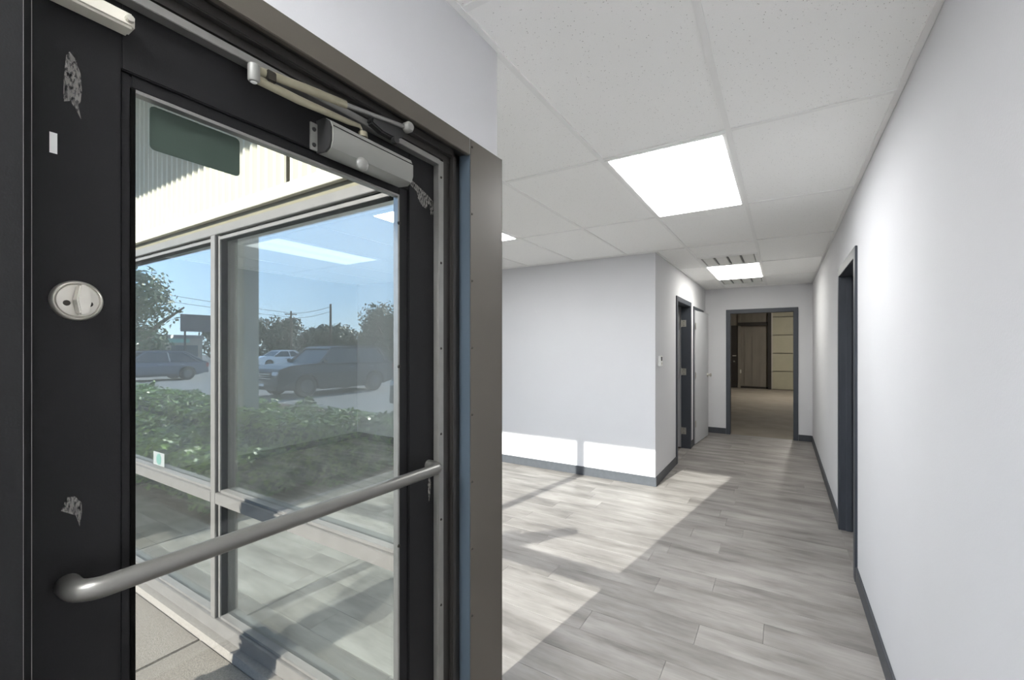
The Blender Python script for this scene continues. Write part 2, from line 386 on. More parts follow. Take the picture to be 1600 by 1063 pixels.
while y < YB + .02:
    yc = y + PW / 2
    if yc < YE: xa, xb = XD - .02, XR + .10
    elif yc < YF: xa, xb = XL, XR
    else: xa, xb = XH, XR
    if 3.6 < yc < 4.48: xb = XR + .14
    s = xa - rnd.random() * PL
    if row % 3 == 1: s = xa - (0.33 + 0.1 * rnd.random()) * PL
    while s < xb - 0.004:
        p0, p1 = max(s, xa), min(s + PL, xb)
        if p1 - p0 > 0.03:
            me = full if p1 - p0 > PL - 1e-4 else plank_mesh(p1 - p0 - GAP)
            o = bpy.data.objects.new('plank', me); C.objects.link(o); o.parent = floor
            o.location = ((p0 + p1) / 2, yc, 0)
        s += PL
    y += PW; row += 1
struct(box('floor_threshold', (-0.778, 0.17, YB + .02, YB + .125, -.10, -.004), ware_fl), 'bare concrete threshold at the warehouse opening', 'floor')

# ------------------------------------------------------------------ ceiling
ceiling = struct(MB().box(XD, XR, YBK, YE, HC + .06, HC + .08).box(XL, XR, YE, YF, HC + .06, HC + .08).box(XH, XR, YF, YB, HC + .06, HC + .08).build('ceiling', ceil_m),
                 'white suspended ceiling of perforated tiles in a metal grid', 'ceiling')
GXL = [XR, -0.2175, XD, -1.474, -2.104, -2.734, -3.364, -3.994, -4.624, -5.25, -5.88, XL]
GYL = [YBK, -1.437, -0.192, 1.053, 2.298, 3.543, 4.788, 6.033, 7.278, YB]
LIGHTS = []
TILE_T = 0.014
tile_cache = {}
def tile(x0, x1, y0, y1):
    if x1 - x0 < 0.02 or y1 - y0 < 0.02: return
    k = (round(x1 - x0, 3), round(y1 - y0, 3))
    if k not in tile_cache:
        a, b = k[0] / 2 - .002, k[1] / 2 - .002
        mb = MB().box(-a, a, -b, b, 0, TILE_T); me = bpy.data.meshes.new('ceiling_tile'); me.from_pydata(mb.v, [], mb.f); me.materials.append(tile_m); tile_cache[k] = me
    o = bpy.data.objects.new('ceiling_tile', tile_cache[k]); C.objects.link(o); o.parent = ceiling
    o.location = ((x0 + x1) / 2, (y0 + y1) / 2, HC + .006)
def tee(b): box('ceiling_tee', b, ceil_m, ceiling)
T = 0.012
light_cells = {(1, 4), (1, 7), (1, 1), (4, 4), (7, 4)}
for ci in range(len(GXL) - 1):
    x1, x0 = GXL[ci], GXL[ci + 1]
    for ri in range(len(GYL) - 1):
        y0, y1 = GYL[ri], GYL[ri + 1]
        if ci >= 2:
            y0 = max(y0, YE)
            if ri == 5: y1 = YF if ci > 2 else y1
            if ci > 2: y1 = min(y1, YF)
            if y0 >= y1: continue
            if ci == 2 and y0 >= 4.7: x0c = XH
            else: x0c = x0
        else: x0c = x0
        if (ci, ri) in light_cells: LIGHTS.append((x0, x1, y0, y1)); continue
        if (ci, ri) == (1, 6): tile(x0c, x1, y0, 5.42); continue       # square air outlet fills the rest
        if (ci, ri) == (1, 8): tile(x0c, x1, 7.89, y1); continue
        tile(x0c, x1, y0, y1)
# main runners along the corridor
for xx, a, b in [(-0.2175, YBK, YB), (XD, YE - .02, YB)] + [(g, YE, YF) for g in GXL[3:11]]:
    tee((xx - T, xx + T, a, b, HC, HC + .030))
for yy in GYL[1:-1]:
    for ci in range(len(GXL) - 1):
        x1, x0 = GXL[ci] - T, GXL[ci + 1] + T
        if ci >= 2 and (yy < YE or (yy > YF and ci > 2)): continue
        if ci == 2 and yy > YF: x0 = XH + .01
        if ci == 0: x1 = XR - .02
        tee((x0, x1, yy - T, yy + T, HC + .0008, HC + .029))
tee((-0.2175 - T, XD + T, 5.42 - T, 5.42 + T, HC + .0008, HC + .029)); tee((-0.2175 - T, XD + T, 7.89 - T, 7.89 + T, HC + .0008, HC + .029))
for b in [(XR - .022, XR - .001, YBK, YB, HC - .001, HC + .03), (XD + .001, XD + .022, YBK, YE - .02, HC - .001, HC + .03), (XH + .001, XH + .02, YF + .001, YB, HC - .001, HC + .03),
          (XH, XR - .022, YB - .02, YB - .001, HC - .001, HC + .028), (XL + .02, XH, YF - .02, YF - .001, HC - .001, HC + .028), (XL + .001, XL + .02, YE, YF, HC - .001, HC + .03)]:
    box('wall_angle', b, ceil_m, ceiling)

LLAB = ['lit fluorescent ceiling panel nearest the camera in the corridor', None]
def ceiling_light(c, label, dm, drop=.004):
    x0, x1, y0, y1 = c; cx, cy = (x0 + x1) / 2, (y0 + y1) / 2
    t = thing('ceiling_light', label, 'ceiling light', (cx, cy, HC), 'recessed fluorescent ceiling panels')
    a = MB(); q = .018
    a.box(x0 + T, x0 + T + q, y0 + T, y1 - T, HC - .002, HC + .05).box(x1 - T - q, x1 - T, y0 + T, y1 - T, HC - .002, HC + .05)
    a.box(x0 + T + q, x1 - T - q, y0 + T, y0 + T + q, HC - .002, HC + .05).box(x0 + T + q, x1 - T - q, y1 - T - q, y1 - T, HC - .002, HC + .05)
    a.build('frame', ceil_m, t)
    box('diffuser', (x0 + T + q, x1 - T - q, y0 + T + q, y1 - T - q, HC - drop, HC + .008), dm, t)
    return t
lab = {(1, 1): 'unseen ceiling panel added behind the camera as fill light', (1, 4): 'large bright ceiling panel nearest the entry, between grid tiles',
       (1, 7): 'yellowish lit ceiling panel at the corridor end beside the air outlets', (4, 4): 'lit ceiling panel in the front room just left of the entry wall corner',
       (7, 4): 'lit ceiling panel deep in the front room seen through the shop window'}
for ci, ri in sorted(light_cells):
    x1, x0 = GXL[ci], GXL[ci + 1]; y0, y1 = max(GYL[ri], YBK), GYL[ri + 1]
    ceiling_light((x0, x1, y0, y1), lab[(ci, ri)], lamp_m2 if (ci, ri) == (1, 7) else {(7, 4): lamp_m3, (1, 1): lamp_fill, (1, 4): lamp_m5}.get((ci, ri), lamp_m), .010 if (ci, ri) == (1, 7) else .004)

def air_outlet(x0, x1, y0, y1, label):
    """lay-in ceiling air outlet: rim, curved vanes and square white louvre pads"""
    t = thing('air_vent', label, 'air vent', ((x0 + x1) / 2, (y0 + y1) / 2, HC), 'ceiling air outlets')
    x0 += T; x1 -= T; y0 += T; y1 -= T
    a = MB(); q = .03
    a.box(x0, x0 + q, y0, y1, HC - .004, HC + .05).box(x1 - q, x1, y0, y1, HC - .004, HC + .05).box(x0 + q, x1 - q, y0, y0 + q * .6, HC - .004, HC + .05).box(x0 + q, x1 - q, y1 - q * .6, y1, HC - .004, HC + .05)
    a.build('rim', ceil_m, t)
    box('duct', (x0 + q, x1 - q, y0 + q * .6, y1 - q * .6, HC + .016, HC + .02), closer_m, t)
    n = 4; wd = (x1 - x0 - 2 * q) / n
    for i in range(n):
        a0 = x0 + q + i * wd
        MB().box(a0 + .012, a0 + wd - .012, y0 + .035, y1 - .035, HC - .002, HC + .012).build('louvre', white_p, t, bevel=.004)
    for i in range(1, n):
        a0 = x0 + q + i * wd
        box('divider', (a0 - .004, a0 + .004, y0 + .02, y1 - .02, HC + .002, HC + .015), closer_m, t)
    return t
air_outlet(XD, -0.2175, 5.42, 6.033, 'white ceiling air outlet with four louvre pads before the far panel')
air_outlet(XD, -0.2175, 7.278, 7.89, 'white ceiling air outlet between the far light panel and end wall')

# ------------------------------------------------------------------ baseboards
BH, BT = 0.10, 0.012
def baseboard(name, parts, label):
    mb = MB()
    for b in parts: mb.box(*b)
    struct(mb.build(name, base_m, bevel=.003), label, 'baseboard')
baseboard('baseboard_right', [(XR - BT, XR, YBK, 3.53, 0, BH)], 'dark rubber baseboard along the right wall near the camera')
baseboard('baseboard_corridor_right', [(XR - BT, XR, 4.552, YB, 0, BH)], 'dark rubber baseboard beyond the right doorway')
baseboard('baseboard_back', [(XL, XH + BT, YF - BT, YF, 0, BH)], 'sunlit grey baseboard under the white wall')
baseboard('baseboard_corridor', [(XH, XH + BT, YF, 5.88, 0, BH)], 'dark baseboard between wall corner and open doorway')
baseboard('baseboard_corridor_mid', [(XH, XH + BT, 6.948, 7.165, 0, BH)], 'short dark baseboard between the two corridor doors')
baseboard('baseboard_end', [(XH, -0.83, YB - BT, YB, 0, BH)], 'dark baseboard left of the warehouse opening')
baseboard('baseboard_end_right', [(0.222, XR - BT, YB - BT, YB, 0, BH)], 'dark baseboard right of the warehouse opening')
baseboard('baseboard_left', [(XL, XL + BT, YE, YF - BT, 0, BH)], 'dark baseboard of the far left wall')

# ------------------------------------------------------------------ interior door frames
def hinge(p, x0, x1, y, z, par, nx):
    """open butt hinge lying on a jamb face that looks toward -y"""
    h = MB().box(x0, x1, y - .003, y, z - .05, z + .05).build('hinge', steel, par, bevel=.001)
    MB().tube([(nx, y - .006, z - .052), (nx, y - .006, z + .052)], .006, 10).build('knuckle', steel, h, smooth=True)
    for k in (-.03, .03):
        MB().lathe([(-.0045, .004), (-.003, .005)], 10, ((x0 + x1) / 2, y, z + k), 'y').build('screw', screw_m, h)
# far opening to the warehouse
d = thing('door_1', 'charcoal frame of the open doorway to the warehouse', 'doorway', (-0.3, YB, 0), kind='structure')
for x0, x1 in ((-0.828, -0.764), (0.156, 0.22)):
    box('jamb', (x0, x1, YB - .014, YB, 0, 2.152), frame_m, d, bevel=.002)
box('head', (-0.764, 0.156, YB - .014, YB, 2.086, 2.152), frame_m, d, bevel=.002)
for x0, x1 in ((-0.778, -0.762), (0.154, 0.17)):
    box('jamb_lining', (x0, x1, YB, YB + .12, 0, 2.086), frame_m, d)
box('head_lining', (-0.778, 0.17, YB, YB + .12, 2.084, 2.1), frame_m, d)
# right wall doorway
d = thing('door_2', 'black framed open doorway in the right wall', 'doorway', (XR, 4.04, 0), kind='structure')
for y0, y1 in ((3.529, 3.60), (4.48, 4.55)):
    box('jamb', (XR - .014, XR, y0, y1, 0, 2.155), frame_m, d, bevel=.002)
box('head', (XR - .014, XR, 3.60, 4.48, 2.085, 2.155), frame_m, d, bevel=.002)
box('jamb_lining', (XR, XR + .13, 4.478, 4.495, 0, 2.085), frame_m, d); box('jamb_lining', (XR, XR + .13, 3.585, 3.602, 0, 2.085), frame_m, d)
box('head_lining', (XR, XR + .13, 3.602, 4.478, 2.083, 2.095), frame_m, d)
box('door_stop', (XR + .035, XR + .075, 4.464, 4.478, 0, 2.083), frame_m, d, bevel=.003)
box('threshold', (XR, XR + .13, 3.585, 4.495, -.012, .001), plank_m, d)
for z in (0.27, 1.05, 1.86): hinge(d, XR + .085, XR + .115, 4.478, z, d, XR + .118)
box('door_leaf', (XR + .135, XR + .98, 4.50, 4.545, .01, 2.07), leaf_door, d)
# left wall open doorway
d = thing('door_3', 'black framed open doorway in the left corridor wall', 'doorway', (XH, 6.41, 0), kind='structure')
for y0, y1 in ((5.884, 5.95), (6.88, 6.945)):
    box('jamb', (XH, XH + .014, y0, y1, 0, 2.17), frame_m, d, bevel=.002)
box('head', (XH, XH + .014, 5.95, 6.88, 2.105, 2.17), frame_m, d, bevel=.002)
box('jamb_lining', (XH - .12, XH, 6.878, 6.895, 0, 2.105), frame_m, d); box('jamb_lining', (XH - .12, XH, 5.935, 5.952, 0, 2.105), frame_m, d)
box('head_lining', (XH - .12, XH, 5.952, 6.878, 2.103, 2.12), frame_m, d)
box('threshold', (XH - .12, XH, 5.935, 6.895, -.012, .001), plank_m, d)
for z in (0.26, 1.14, 1.86): hinge(d, XH - .115, XH - .05, 6.878, z, d, XH - .118)
box('door_leaf', (XH - .98, XH - .122, 6.90, 6.945, .01, 2.09), leaf_door, d)
# left wall closed door, a hand's breadth ajar
d = thing('door_4', 'pale grey flush door standing slightly ajar at the corridor end', 'door', (XH, 7.215, 0), kind='structure')
box('jamb', (XH, XH + .014, 7.165, 7.21, 0, 2.135), frame_m, d, bevel=.002); box('jamb', (XH, XH + .014, 8.09, 8.135, 0, 2.135), frame_m, d, bevel=.002)
box('head', (XH, XH + .014, 7.21, 8.09, 2.09, 2.135), frame_m, d, bevel=.002)
box('door_back', (XH - .115, XH - .08, 7.215, 8.085, 0, 2.085), dark_p, d)
a = math.radians(4.4)
lf = MB().box(-.022, .022, 0, .865, .012, 2.075).build('door_leaf', leaf_door, None, bevel=.002)
lf.parent = d; lf.location = (.004, .006, 0); lf.rotation_euler = (0, 0, -a)
def sub(mb, name, mt, par, **k):
    o = mb.build(name, mt, None, **k); o.parent = par; return o
sub(MB().lathe([(.022, .032), (.030, .030), (.034, .012), (.055, .012), (.062, .026), (.078, .028), (.086, .018)], 20, (0, .80, 1.04), 'x'), 'knob', steel, lf, smooth=True)
for z in (.32, 1.07, 1.83): sub(MB().tube([(.026, -.004, z - .05), (.026, -.004, z + .05)], .008, 10), 'hinge', steel, lf, smooth=True)

# thermostat
t = thing('thermostat', 'small white thermostat on the corridor wall corner', 'thermostat', (XH, 4.985, 1.30))
MB().box(XH, XH + .028, 4.93, 5.04, 1.295, 1.412).build('housing', white_p, t, bevel=.006)
box('display', (XH + .028, XH + .029, 4.955, 5.015, 1.355, 1.398), dark_p, t); box('button', (XH + .028, XH + .0315, 4.975, 5.0, 1.315, 1.33), ivory, t)

# ------------------------------------------------------------------ glass entry door
XF = -0.905                        # inner face of the door leaf
d = thing('door_5', 'black glass entry door with a grey push bar and closer', 'door', (XF, 0.6, 0), kind='structure')
XO = XF - .045
box('lock_stile', (XO, XF, 0.150, 0.267, .01, 2.075), black_m, d, bevel=.002)
box('hinge_stile', (XO, XF, 0.905, 1.058, .01, 2.075), black_m, d, bevel=.002)
box('top_rail', (XO, XF, 0.267, 0.905, 1.952, 2.075), black_m, d, bevel=.002)
box('bottom_rail', (XO, XF, 0.267, 0.905, .01, .27), black_m, d, bevel=.002)
GX = XF - .024
def stop(b): box('glazing_stop', b, black_m, d, bevel=.002)
stop((GX, XF - .006, .2672, .281, .27, 1.952)); stop((GX, XF - .006, .872, .9048, .27, 1.952))
stop((GX, XF - .006, .281, .872, 1.930, 1.952)); stop((GX, XF - .006, .281, .872, .27, .30))
g = .006
for b in ((GX + .003, XF - .005, .281, .281 + g, .30, 1.93), (GX + .003, XF - .004, .872 - g, .872, .30, 1.93), (GX + .003, XF - .004, .287, .866, 1.924, 1.93)):
    box('gasket', b, alu if b[2] > .8 or b[4] > 1.9 else gasket, d)
box('pane', (GX - .006, GX, .268, .904, .271, 1.951), glass_door, d)
for z in (.45, .95, 1.45, 1.85):
    MB().lathe([(0, .005), (.003, .004)], 10, (XF - .004, .869, z), 'x').build('screw', screw_m, d)
# green vinyl square stuck on the inside of the pane
def rrect(y0, y1, z0, z1, r, n=6):
    pts = []
    for cy, cz, a0 in ((y1 - r, z1 - r, 0), (y0 + r, z1 - r, 90), (y0 + r, z0 + r, 180), (y1 - r, z0 + r, 270)):
        for k in range(n + 1):
            t_ = math.radians(a0 + 90 * k / n); pts.append((cy + r * math.cos(t_), cz + r * math.sin(t_)))
    return pts
MB().prism(rrect(.312, .459, 1.846, 1.922, .008), 'x', GX + .0003, GX + .0009).build('window_sticker', sticker_g, d, label='dark green rounded rectangle sticker on the door glass')
MB().prism([(.186, 1.787), (.194, 1.787), (.194, 1.817), (.186, 1.817)], 'x', XF, XF + .0006).build('paper_label', white_p, d, label='small white paper label on the lock stile')
# deadbolt
db = MB().lathe([(0, .0300), (.004, .0300), (.0075, .0275), (.008, .0262), (.007, .0250), (.0085, .0235), (.0095, .010), (.0095, .001)], 40, (XF, .2145, 1.5735), 'x').build('deadbolt', steel, d, smooth=True, label='round nickel deadbolt rose with thumb turn')
MB().prism([(-.0050, -.0215), (.0040, -.0215), (.0085, 0), (.0040, .0225), (-.0050, .0225), (-.0085, 0)], 'x', .009, .030).build('thumb_turn', steel, None, bevel=.002).parent = db
tt = db.children[0]; tt.location = Vector((XF, .2165, 1.5735)) - wloc(d) - (db.location) ; tt.rotation_euler = (0, 0, 0)
for dy in (-.0125, .0125):
    MB().lathe([(.008, .0045), (.0102, .004), (.0102, .002)], 12, (XF, .2145 + dy, 1.569), 'x').build('screw', screw_m, db)
# push bar: tube bent back into both stiles
pts = []
zb, xb, r = 1.150, XF + .052, .030
pts.append((XF - .002, .205, zb)); pts.append((xb - r, .205, zb))
for k in range(1, 7):
    t_ = math.pi / 2 * k / 6; pts.append((xb - r + r * math.sin(t_), .205 + r - r * math.cos(t_), zb))
pts.append((xb, .45, zb)); pts.append((xb, .70, zb))
for k in range(0, 7):
    t_ = math.pi / 2 * k / 6; pts.append((xb - r + r * math.cos(t_), .984 - r + r * math.sin(t_), zb))
pts.append((XF - .002, .984, zb))
MB().tube(pts, .0155, 20).build('push_bar', bar_m, d, smooth=True)
# worn paint
def blob(pts_, name='scuff_mark'):
    MB().prism(pts_, 'x', XF + .0002, XF + .0006).build(name, scuff_m, d, label='patch of rubbed-off paint')
blob([(.2035, 1.938), (.207, 1.945), (.213, 1.938), (.219, 1.918), (.2205, 1.893), (.219, 1.876), (.2165, 1.870), (.2195, 1.850), (.214, 1.862), (.208, 1.872), (.201, 1.868), (.2005, 1.880), (.201, 1.905)])
blob([(.198, 1.262), (.204, 1.280), (.213, 1.279), (.220, 1.268), (.2205, 1.252), (.218, 1.232), (.214, 1.250), (.206, 1.256)])
blob([(.985, 1.108), (.992, 1.110), (.9955, 1.092), (.992, 1.060), (.987, 1.040), (.984, 1.062), (.982, 1.090)])
blob([(.907, 1.980), (.913, 1.985), (.935, 1.977), (.960, 1.968), (.985, 1.958), (1.004, 1.948), (1.010, 1.930), (1.006, 1.908), (.995, 1.905), (.990, 1.925), (.983, 1.938), (.975, 1.918), (.958, 1.921), (.940, 1.940), (.936, 1.957), (.915, 1.966), (.905, 1.973)])
# door closer
cl = MB()
poly = [(XF, 1.947), (XF + .034, 1.944), (XF + .048, 1.951), (XF + .054, 1.966), (XF + .054, 1.996), (XF + .046, 2.012), (XF + .030, 2.021), (XF, 2.021)]
cl.prism([(p, q) for p, q in poly], 'y', .618, .866)
cb = cl.build('door_closer', closer_m, d, smooth=True, label='grey door closer body on the top rail')
MB().prism([(p - (.003 if p > XF else 0), q) for p, q in poly], 'y', .6135, .6185).build('end_cap', dark_p, cb, label='dark end cap')
box('mounting_bracket', (XF, XF + .004, .596, .62, 1.95, 2.012), closer_m, cb, bevel=.001)
for z in (1.962, 1.997): MB().lathe([(.003, .0055), (.0065, .004)], 12, (XF, .605, z), 'x').build('screw', dark_p, cb)
box('seam', (XF + .010, XF + .0546, .619, .8655, 1.9985, 1.9995), gasket, cb)
MB().lathe([(0, .0125), (.004, .016), (.010, .0165), (.016, .012), (.019, .005)], 24, (XF + .040, .702, 1.943), 'x').build('valve_cover', closer_m, cb, smooth=True)
px_, py_, pz_ = XF + .026, .722, 2.021
MB().lathe([(0, .012), (.012, .011)], 16, (px_, py_, pz_), 'z').build('spindle', arm_m, cb, smooth=True)
EL = Vector((-.862, .452, 2.028))
arm = MB().tube([(px_, py_, pz_ + .010), (px_ + .004, py_ - .012, pz_ + .022), (px_ + .01, py_ - .05, pz_ + .014), (EL.x, EL.y + .09, EL.z - .006), (EL.x, EL.y, EL.z - .007)], [.004, .005, .007, .0095, .0095], 12, sx=.55).build('main_arm', arm_m, d, smooth=True, label='aged flat closer arm')
SH = Vector((-.858, .850, 2.094))
mid = EL.lerp(SH, .52) + Vector((0, 0, .004))
fo = MB().tube([EL + Vector((0, 0, .010)), EL.lerp(mid, .5) + Vector((0, 0, .006)), mid], [.0085, .0100, .0095], 12, sx=.6).build('fore_arm', arm_m, d, smooth=True)
MB().tube([mid - (SH - EL).normalized() * .02, SH], .0052, 12).build('fore_rod', alu, fo, smooth=True)
MB().lathe([(-.015, .0085), (-.012, .0105), (.016, .0105), (.019, .008)], 18, tuple(EL), 'z').build('elbow_joint', closer_m, d, smooth=True)
MB().lathe([(-.0175, .004), (-.016, .006)], 12, tuple(EL), 'z').build('elbow_pin', white_p, d)
box('arm_clamp', (EL.x - .009, EL.x + .009, EL.y + .022, EL.y + .040, EL.z - .001, EL.z + .020), screw_m, d, bevel=.002)
# soffit bracket under the frame head
br = MB().prism([(.735, 2.060), (.770, 2.050), (.815, 2.050), (.842, 2.066), (.858, 2.088), (.842, 2.106), (.800, 2.106), (.770, 2.088), (.738, 2.076)], 'x', -.884, -.862).build('arm_bracket', dark_p, d, bevel=.004, label='black arm bracket fixed under the frame head')
MB().lathe([(-.015, .010), (-.004, .014), (.010, .014), (.016, .010)], 16, tuple(SH), 'x').build('arm_shoe', closer_m, br, smooth=True)
MB().lathe([(0, .009), (.012, .009)], 12, (-.868, .812, 2.046), 'x').build('bracket_screw', dark_p, br, smooth=True)
# alarm contact on the lock corner
ac = MB().box(XF, XF + .034, .180, .2750, 2.006, 2.030).build('alarm_contact', ivory, d, bevel=.004, label='ivory alarm contact on the top corner')
MB().lathe([(0, .006), (.006, .005)], 12, (XF + .034, .267, 2.018), 'x').build('screw', steel, ac)

# frame of the entry door
fr = thing('trim_1', 'dark bronze metal frame and cover plate around the entry door', 'door frame', (XD, .62, 0), kind='structure')
box('head_fascia', (XD - .012, XD + .002, .02, 1.108, 2.113, 2.167), bronze2, fr, bevel=.0015)
box('head_box', (-1.0, XD - .012, .137, 1.109, 2.118, 2.165), bronze, fr)
box('head_recess', (-1.0, -.885, .137, 1.109, 2.079, 2.118), bronze, fr)
box('head_step', (-.885, -.868, .137, 1.060, 2.096, 2.118), bronze, fr, bevel=.002)
box('head_stop', (-.904, -.880, .168, 1.008, 2.056, 2.072), alu, fr, bevel=.001)
box('hinge_jamb', (-1.0, -.885, 1.061, 1.109, 0, 2.118), bronze, fr)
box('jamb_step', (-.885, -.872, 1.058, 1.078, 0, 2.10), bronze, fr, bevel=.003)
box('jamb_stop', (-.904, -.882, 1.006, 1.028, 0, 2.071), alu, fr, bevel=.001)
box('jamb_seal', (-.904, -.886, 1.028, 1.061, 0, 2.079), bronze, fr)
box('jamb_return', (-.885, XD + .001, 1.1075, 1.110, 0, 2.118), mat('sky tinted jamb return', (76, 88, 98), 0.4, var=0.02, scale=1), fr)  # bluish daylight reflection painted into the return's colour
cp = box('cover_plate', (XD, XD + .003, 1.110, 1.293, 0, 2.166), bronze2, fr, bevel=.001)
box('cover_return', (XD - .03, XD + .003, 1.290, 1.293, 0, 2.166), bronze2, cp)
for i in range(11):
    z = 2.142 - i * .2135
    if z > 0: MB().lathe([(.003, .0042), (.0055, .003)], 10, (XD, 1.1175, z), 'x').build('screw', screw_m, cp)
for z in [.2 + .26 * i for i in range(8)]:
    MB().lathe([(0, .004), (.002, .003)], 10, (-.882, 1.016, z), 'x').build('screw', screw_m, fr)
box('lock_jamb', (-1.0, -.872, .06, .137, 0, 2.118), bronze, fr)
box('lock_jamb_face', (-.872, XD + .002, .02, .149, 0, 2.113), black_m, fr)
box('edge_wear', (XD + .0012, XD + .0022, .149, .1494, 0, 2.113), alu, fr)
box('edge_wear', (-.8802, -.8795, .1634, .1640, 0, 2.05), alu, fr)
box('lock_stop', (-.904, -.880, .137, .1634, 0, 2.055), black_m, fr)
box('threshold', (-1.03, -.86, .137, 1.109, -.03, .012), alu, fr)

# ------------------------------------------------------------------ shop window
MUL = [-1.115, -2.570, -4.150]
HW = 0.024
win = thing('window_1', 'aluminium framed shop window with upper and lower panes', 'shop window', (-3.3, YS, 0), kind='structure')
XA, XB = MUL[-1] - HW, MUL[0] + HW
box('head', (XA, XB, YS, 1.25, 2.098, 2.14), anod, win, bevel=.002)
box('sill', (XA, XB, YS, 1.25, 0.0, 0.070), anod, win, bevel=.002)
for i, x in enumerate(MUL):
    box('mullion', (x - HW, x + HW, YS, 1.25, 0.070, 2.098), anod, win, bevel=.002)
for i in range(2):
    x1, x0 = MUL[i] - HW, MUL[i + 1] + HW
    box('rail', (x0, x1, YS, 1.25, .677, .735), anod, win, bevel=.002)
    for za, zb_ in ((.070, .677), (.735, 2.098)):
        up = za > .5
        S = .016
        box('stop_bar', (x0, x0 + .009, 1.158, YG - .004, za, zb_), gasket, win); box('stop_bar', (x1 - .009, x1, 1.158, YG - .004, za, zb_), gasket, win)
        for a0, a1 in ((x0 + .009, x0 + .009 + S), (x1 - .009 - S, x1 - .009)):
            box('glazing_bead', (a0, a1, 1.148, 1.155, za + .006, zb_ - .006), anod, win)
            box('gasket', (a0 - .0006, a1 + .0006, 1.155, YG - .0035, za, zb_), gasket, win)
        box('glazing_bead', (x0 + .0256, x1 - .0256, 1.150, YG - .004, za, za + .014), anod, win, bevel=.001)
        if up:
            box('glazing_bead', (x0 + .025, x1 - .025, 1.148, 1.155, zb_ - .026, zb_ - .010), anod, win)
            box('gasket', (x0 + .0256, x1 - .0256, 1.155, YG - .0035, zb_ - .028, zb_), gasket, win)
        box('pane', (x0 + .004, x1 - .004, YG - .003, YG + .003, za + .003, zb_ - .003), glass_store, win)
st = box('window_sticker', (-3.468, -3.305, YG - .0042, YG - .0032, .744, .832), paper_m, win, label='small square sticker with a pale teal disc')
MB().lathe([(-.0002, .036), (-.0008, .0355)], 32, (-3.386, YG - .0042, .789), 'y').build('disc_print', sticker_t, st)
struct(box('trim_2', (XA, XB + .1, 1.10, 1.165, -.06, -.001), curb_m), 'pale mortar strip under the shop window sill', 'trim')
# end post between the window and the entry door wall
struct(box('trim_3', (-1.091, XD - .02, YS - .004, 1.262, 0, 2.6), bronze), 'bronze corner post between shop window and entry door', 'trim')

# ribbed siding above the window
sid = thing('wall_siding', 'cream ribbed metal siding above the shop window', 'wall', (-3.5, YS, 2.2), kind='structure')
def siding(x0, x1, z0, z1, back=.002):
    P = .067; dep = .018; prof = []
    x = x0
    while x < x1 - 1e-6:
        for fx, fy in ((0, 0), (.24, 0), (.46, 1), (.76, 1), (.98, 0)):
            q = x + fx * P
            if q < x1: prof.append((q, YS + .004 + dep * (1 - fy) - dep * .2))
        x += P
    prof.append((x1, YS + .004 + dep * .8))
    mb = MB(); n = len(prof)
    v = [(a, b, z0) for a, b in prof] + [(a, b, z1) for a, b in prof] + [(a, b + back, z0) for a, b in prof] + [(a, b + back, z1) for a, b in prof]
    f = [(i, i + 1, n + i + 1, n + i) for i in range(n - 1)] + [(2 * n + i + 1, 2 * n + i, 3 * n + i, 3 * n + i + 1) for i in range(n - 1)]
    mb.add(v, f).build('siding_sheet', siding_m, sid)
box('seam_lap', (-1.9002, -1.8978, YS + .003, YS + .022, 2.242, TOP), screw_m, sid)
siding(-1.8978, -1.02, 2.236, TOP); siding(-4.577, -1.9002, 2.236, TOP); siding(-9.0, -4.583, 2.236, TOP)
siding(-9.0, -4.18, -.04, 2.14)
box('base_trim', (-9.0, -1.02, YS - .006, YS + .02, 2.182, 2.242), siding_m, sid, bevel=.002)
box('drip_flashing', (-9.0, -1.03, YS + .026, YS + .05, 2.142, 2.20), olive_m, sid)
struct(box('roof_eave', (-9.0, 2.4, -1.19, YS + .03, TOP + .05, TOP + .28), siding_m), 'deep flat eave projecting over the walkway', 'eave')
struct(MB().box(-7.19, -6.62, -1.17, -.95, -.2, TOP + .05).build('wall_column', mat('grey stucco column', (150, 150, 146), 0.8, var=.05), bevel=.01), 'grey rectangular column holding up the eave', 'column')

# ------------------------------------------------------------------ ground outside
walk = struct(box('sidewalk', (-9.0, -.86, -4.6, YS + .02, -.30, -.058), sub_m), 'concrete walk along the shop window', 'pavement')
for (x0, x1, y0, y1) in [(-2.62, -1.02, .06, 1.098), (-4.18, -2.63, .06, 1.098), (-5.74, -4.19, .52, 1.098), (-9.0, -5.75, .52, 1.098), (-2.62, -1.02, -1.5, .05), (-4.10, -2.63, -1.5, .05),
                         (-2.62, -1.02, -3.05, -1.51), (-4.10, -2.63, -3.05, -1.51), (-2.62, -1.02, -4.6, -3.06), (-4.10, -2.63, -4.6, -3.06)]:
    MB().box(x0, x1, y0, y1, -.058, -.045).build('paving_slab', conc_m, walk, bevel=.004)
struct(box('parking_lot', (-110, 40, -110, -4.6, -.6, -.2), lot_m), 'pale concrete parking lot in front of the building', 'parking lot')
struct(box('planting_bed', (-60, -4.2, -4.59, .51, -.29, -.055), mat('mulch', (84, 66, 50), 0.95, var=.3, scale=40, bump=.5, bscale=60)), 'brown mulch bed under the hedges', 'ground')

